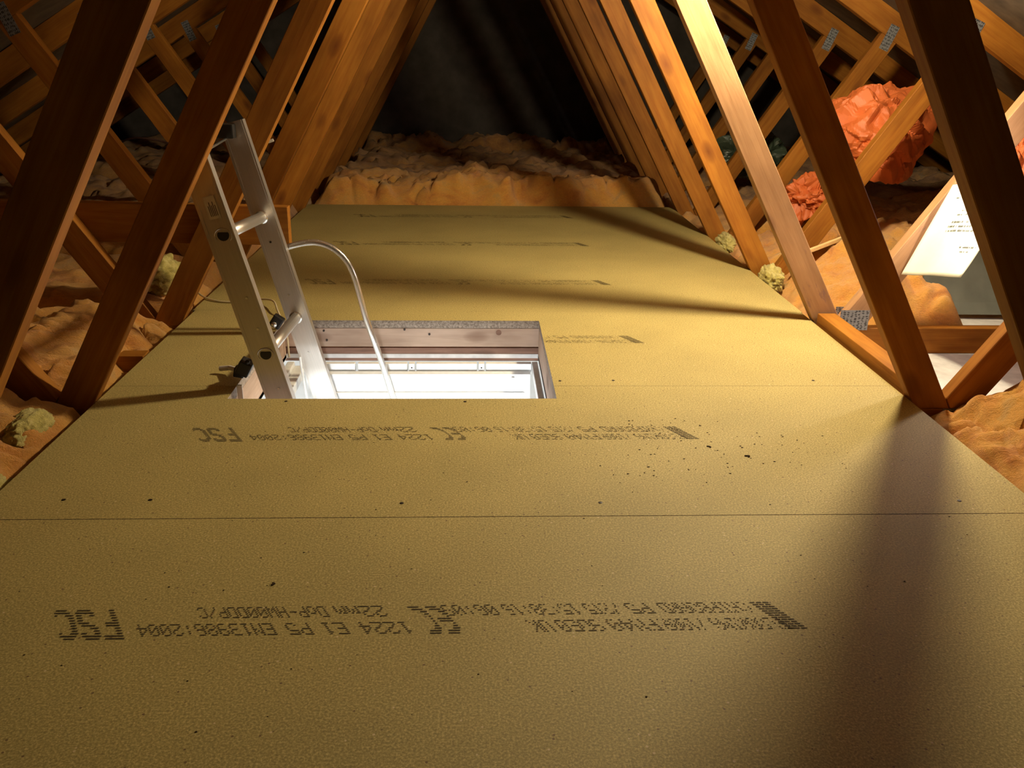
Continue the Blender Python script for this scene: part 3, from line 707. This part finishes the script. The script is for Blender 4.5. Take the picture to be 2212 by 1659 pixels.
# ------------------------------------------------------------------ loft ladder
L = thing('loft_ladder', 'aluminium loft ladder rising out of the hatch and leaning left', 'ladder', (-0.45, 2.0, -0.1))
LV = Vector(L.location)
SL = 0.248
def lx(z, far): return (-0.50 if far else -0.479) - (0.25 if far else 0.246) * z   # left edge of a stile
lang = math.atan2(1, -SL)
def stile(y, far, ztop, zbot):
    """C-channel built along local X (up the stile)"""
    W = 0.0585; s = math.hypot(1, SL); Lg = (ztop - zbot) * s
    bm = bmesh.new(); tk = 0.0022; d = 0.024
    dirn = 1
    box(bm, 0, Lg, 0, tk, -W, 0)                                    # web plate
    box(bm, 0, Lg, tk, d, -tk, 0); box(bm, 0, Lg, tk, d, -W, -W + tk)   # flanges
    box(bm, 0, Lg, d - tk, d, -0.010, -tk); box(bm, 0, Lg, d - tk, d, -W + tk, -W + 0.010)   # lips
    box(bm, 0, Lg, -0.0012, 0, -0.007, -0.0045); box(bm, 0, Lg, -0.0012, 0, -W + 0.0045, -W + 0.007)     # ribs on the face
    o = obj('stile', bm, M_ALU, L)
    # local X up the stile, local Z across the face; edge at local z=0 is the right-hand edge after turning
    xdir = Vector((-SL, 0, 1)).normalized(); ydir = Vector((0, 1, 0)); zdir = xdir.cross(ydir)
    org = Vector((lx(zbot, far), y, zbot))
    m4 = Matrix((( xdir.x, ydir.x, zdir.x, 0), (xdir.y, ydir.y, zdir.y, 0), (xdir.z, ydir.z, zdir.z, 0), (0, 0, 0, 1)))
    o.matrix_local = Matrix.Translation(org - LV) @ m4
    return o, zdir
YN, YFAR = 1.815, 2.205
sn, zd = stile(YN, False, 0.525, -2.35)
sf, _ = stile(YFAR, True, 0.535, -2.35)
def along(z, far, y, off=0.030):   # a point on the centre line of a stile face
    v = Vector((1, 0, SL)).normalized()
    return Vector((lx(z, far), y, z)) + v * off - LV
def D_tube(bm, a, b, r, n=16):
    return tube(bm, [a, b], r, n)
zr = 0.068
k = 0
zz = zr + 0.265
while zz > -2.3:
    a = along(zz + 0.004, False, YN + 0.003); b = along(zz - 0.030, True, YFAR)
    bm = bmesh.new(); tube(bm, [a, b], 0.0135, 16)
    rg = obj('rung', bm, M_ALU, L, True)
    # swaged rim at the far stile and black D-shaped plug on the near face
    bm = bmesh.new(); dv = (b - a).normalized(); tube(bm, [b - dv * 0.0035, b], [0.0165, 0.0175], 18); obj('rim', bm, M_ALUB, rg, True)
    if zz > -0.4:
        bm = bmesh.new(); c0 = along(zz + 0.004, False, YN - 0.0005)
        pts = []
        for q in range(20):
            an = 2 * math.pi * q / 20; x_ = 0.0125 * math.cos(an); z_ = 0.0125 * math.sin(an)
            z_ = min(z_, 0.006); pts.append((x_, z_))
        fr_ = [bm.verts.new(c0 + Vector((x_, -0.0006, z_))) for x_, z_ in pts]; bk = [bm.verts.new(c0 + Vector((x_, 0.0, z_))) for x_, z_ in pts]
        bm.faces.new(fr_); bm.faces.new(bk[::-1])
        for q in range(20): bm.faces.new((fr_[q], bk[q], bk[(q + 1) % 20], fr_[(q + 1) % 20]))
        bmesh.ops.recalc_face_normals(bm, faces=bm.faces)
        obj('end_plug', bm, M_BLACK, rg)
        bm = bmesh.new(); ring = [c0 + Vector((0.018 * math.cos(q * math.pi / 14), -0.0008, 0.015 * math.sin(q * math.pi / 14) - 0.001)) for q in range(-3, 18)]
        tube(bm, ring, 0.0009, 6); obj('pressed_rim', bm, M_ALU, rg)
    zz -= 0.265
for zz, far in ((0.20, False), (0.13, False), (-0.01, False), (0.24, True), (0.10, True), (-0.06, True)):
    p = along(zz, far, (YFAR if far else YN) - 0.0005, 0.032); bm = bmesh.new(); tube(bm, [p, p + Vector((0, -0.0018, 0))], 0.0028, 10)
    obj('rivet', bm, M_ALUB if not far or zz != 0.24 else M_BLACK, L)
# cap and pull rod at the head
p = along(0.515, True, YFAR - 0.004)
bm = bmesh.new(); box(bm, -0.026, 0.022, -0.022, 0.03, -0.018, 0.016, bev=0.004); bm.transform(Matrix.Translation(p + Vector((-0.012, 0, 0)))); obj('end_cap', bm, M_BLACK, L)
bm = bmesh.new(); tube(bm, [along(0.500, True, YFAR - 0.02, 0.016), along(0.500, False, YN + 0.018, 0.040)], 0.0028, 8); obj('pull_rod', bm, M_ALUB, L, True)
# instruction sticker on the near stile
xd = Vector((-SL, 0, 1)).normalized(); zd2 = Vector((1, 0, SL)).normalized()
c0 = along(0.395, False, YN - 0.0014, 0.026); bm = bmesh.new()
qs = [c0 + xd * a + zd2 * b for a, b in ((-0.024, -0.011), (-0.024, 0.013), (0.024, 0.013), (0.024, -0.011))]
f1 = [bm.verts.new(q) for q in qs]; f2 = [bm.verts.new(q + Vector((0, 0.0003, 0))) for q in qs]
bm.faces.new(f1); bm.faces.new(f2[::-1])
for q in range(4): bm.faces.new((f1[q], f2[q], f2[(q + 1) % 4], f1[(q + 1) % 4]))
bmesh.ops.recalc_face_normals(bm, faces=bm.faces)
st = obj('sticker', bm, M_LABEL, L)
bm = bmesh.new()
for q in range(5):
    a = c0 + zd2 * (-0.006 + q * 0.0035) + xd * (-0.018) + Vector((0, -0.0003, 0)); ln = 0.030 * (1 if q % 2 else 0.75)
    bm.faces.new([bm.verts.new(v) for v in (a, a + zd2 * 0.0014, a + zd2 * 0.0014 + xd * ln, a + xd * ln)])
obj('sticker_text', bm, M_SCREW, st)['kind'] = 'stuff'
# hand rail bow
hp = [(-0.515, 2.245, 0.219), (-0.478, 2.25, 0.230), (-0.441, 2.25, 0.237), (-0.409, 2.25, 0.235), (-0.376, 2.25, 0.220), (-0.348, 2.25, 0.192), (-0.329, 2.25, 0.152), (-0.315, 2.25, 0.095), (-0.301, 2.25, 0.030), (-0.281, 2.25, -0.036), (-0.262, 2.25, -0.103), (-0.225, 2.25, -0.25), (-0.16, 2.25, -0.50), (-0.10, 2.25, -0.75), (-0.21, 2.245, -0.95)]
bm = bmesh.new(); tube(bm, [p - LV for p in spline(hp, 6)], 0.0085, 14); obj('hand_rail', bm, M_ALUB, L, True)
# guide blocks, arm and strap
def blk(name, c, s, parent=L, m=M_BLACK, bev=0.004, rot=0.0):
    bm = B(-s[0], s[0], -s[1], s[1], -s[2], s[2], bev=bev)
    o = obj(name, bm, m, parent); o.location = Vector(c) - LV; o.rotation_euler = (0, rot, 0); return o
gb = blk('guide_block', (-0.523, 1.84, 0.040), (0.015, 0.018, 0.017), rot=0.5)
blk('guide_block', (-0.538, 1.848, 0.026), (0.012, 0.014, 0.011), rot=0.2)
g2 = blk('guide_block', (-0.528, 2.195, 0.038), (0.015, 0.012, 0.016), rot=0.6)
bm = bmesh.new(); p = Vector((-0.533, 2.182, 0.034)) - LV; tube(bm, [p, p + Vector((0, -0.006, 0))], 0.0075, 12); obj('bolt', bm, M_ALUB, L, True)
bm = bmesh.new(); p = Vector((-0.508, 1.812, 0.063)) - LV; tube(bm, [p, p + Vector((0, -0.006, 0))], 0.005, 12); obj('bolt', bm, M_BLACK, L, True)
bm = bmesh.new(); tube(bm, [Vector(q) - LV for q in ((-0.53, 1.84, 0.030), (-0.575, 1.90, 0.016), (-0.60, 1.905, 0.012))], 0.006, 8); obj('arm', bm, M_LABEL, L)
bm = bmesh.new(); tube(bm, [Vector(q) - LV for q in ((-0.545, 2.19, 0.03), (-0.60, 2.19, 0.012))], 0.005, 8); obj('arm', bm, M_LABEL, L)
bm = bmesh.new(); box(bm, -0.535, -0.523, 1.800, 1.803, -0.16, 0.012, bev=0.001); bm.transform(Matrix.Translation(-LV)); obj('bracket_strip', bm, M_ALU, L)
bm = bmesh.new(); tube(bm, [Vector(q) - LV for q in ((-0.470, 2.17, -0.052), (-0.468, 2.17, -0.09), (-0.458, 2.17, -0.20), (-0.45, 2.17, -0.4))], 0.003, 8); obj('pull_cord', bm, M_WHITE, L)

# ------------------------------------------------------------------ cables
cb = spline([(-0.955, 2.66, 0.045), (-0.883, 2.62, 0.018), (-0.835, 2.56, 0.006), (-0.785, 2.515, 0.004), (-0.73, 2.50, 0.004), (-0.66, 2.50, 0.012), (-0.60, 2.46, 0.020), (-0.568, 2.38, 0.012), (-0.535, 2.318, -0.03), (-0.528, 2.300, -0.10)], 8)
bm = bmesh.new(); tube(bm, cb, 0.0028, 8); tag(obj('cable', bm, M_CABLE, smooth=True), 'cream cable curling over the floor panels behind the ladder', 'cable')
cb = spline([(-1.42, 3.535, 0.34), (-1.36, 3.52, 0.37), (-1.30, 3.51, 0.375), (-1.22, 3.52, 0.36), (-1.15, 3.50, 0.33)], 8)
bm = bmesh.new(); tube(bm, cb, 0.004, 8); tag(obj('cable', bm, M_CABLED, smooth=True), 'dark cable looping across the strut behind the two left webs', 'cable')
# small offcuts
tag(obj('offcut', B(-0.012, 0.012, -0.015, 0.015, -0.04, 0.04, bev=0.001), M_SCRAP, loc=(-1.33, 3.4, 0.24), rot=(0.1, 0.12, 0.4)), 'small pale wooden offcut standing in the insulation above the dark plank', 'offcut')
tag(obj('offcut', B(-0.14, 0.14, -0.006, 0.006, -0.006, 0.006, bev=0.001), M_SCRAP, loc=(1.16, 2.82, 0.115), rot=(0, -0.25, 0.35)), 'thin pale stick lying on the insulation between the right webs', 'offcut')
# clip catching the light on the left
tag(obj('cable_clip', B(-0.010, 0.010, -0.006, 0.006, -0.005, 0.005, bev=0.003), M_WHITE, loc=(-0.674, 2.932, 0.427), rot=(0, -0.35, 0)), 'tiny bright white clip on the fourth left web above the ladder', 'clip')

# ------------------------------------------------------------------ the bulb that lights the loft, just above the picture
t = thing('pendant_lamp', 'lit bulb hanging between the right webs just above the picture', 'lamp', LAMP)
bm = bmesh.new(); bmesh.ops.create_uvsphere(bm, u_segments=24, v_segments=16, radius=0.048); obj('bulb', bm, M_BULB, t, True)
bm = bmesh.new(); lathe(bm, [(0.014, 0.046), (0.018, 0.050), (0.020, 0.085), (0.008, 0.095)], 18); obj('lamp_holder', bm, M_FIT, t, True)
bm = bmesh.new(); tube(bm, [(0, 0, 0.09), (0.0, 0, 0.18)], 0.003, 8); obj('flex', bm, M_WHITE, t)
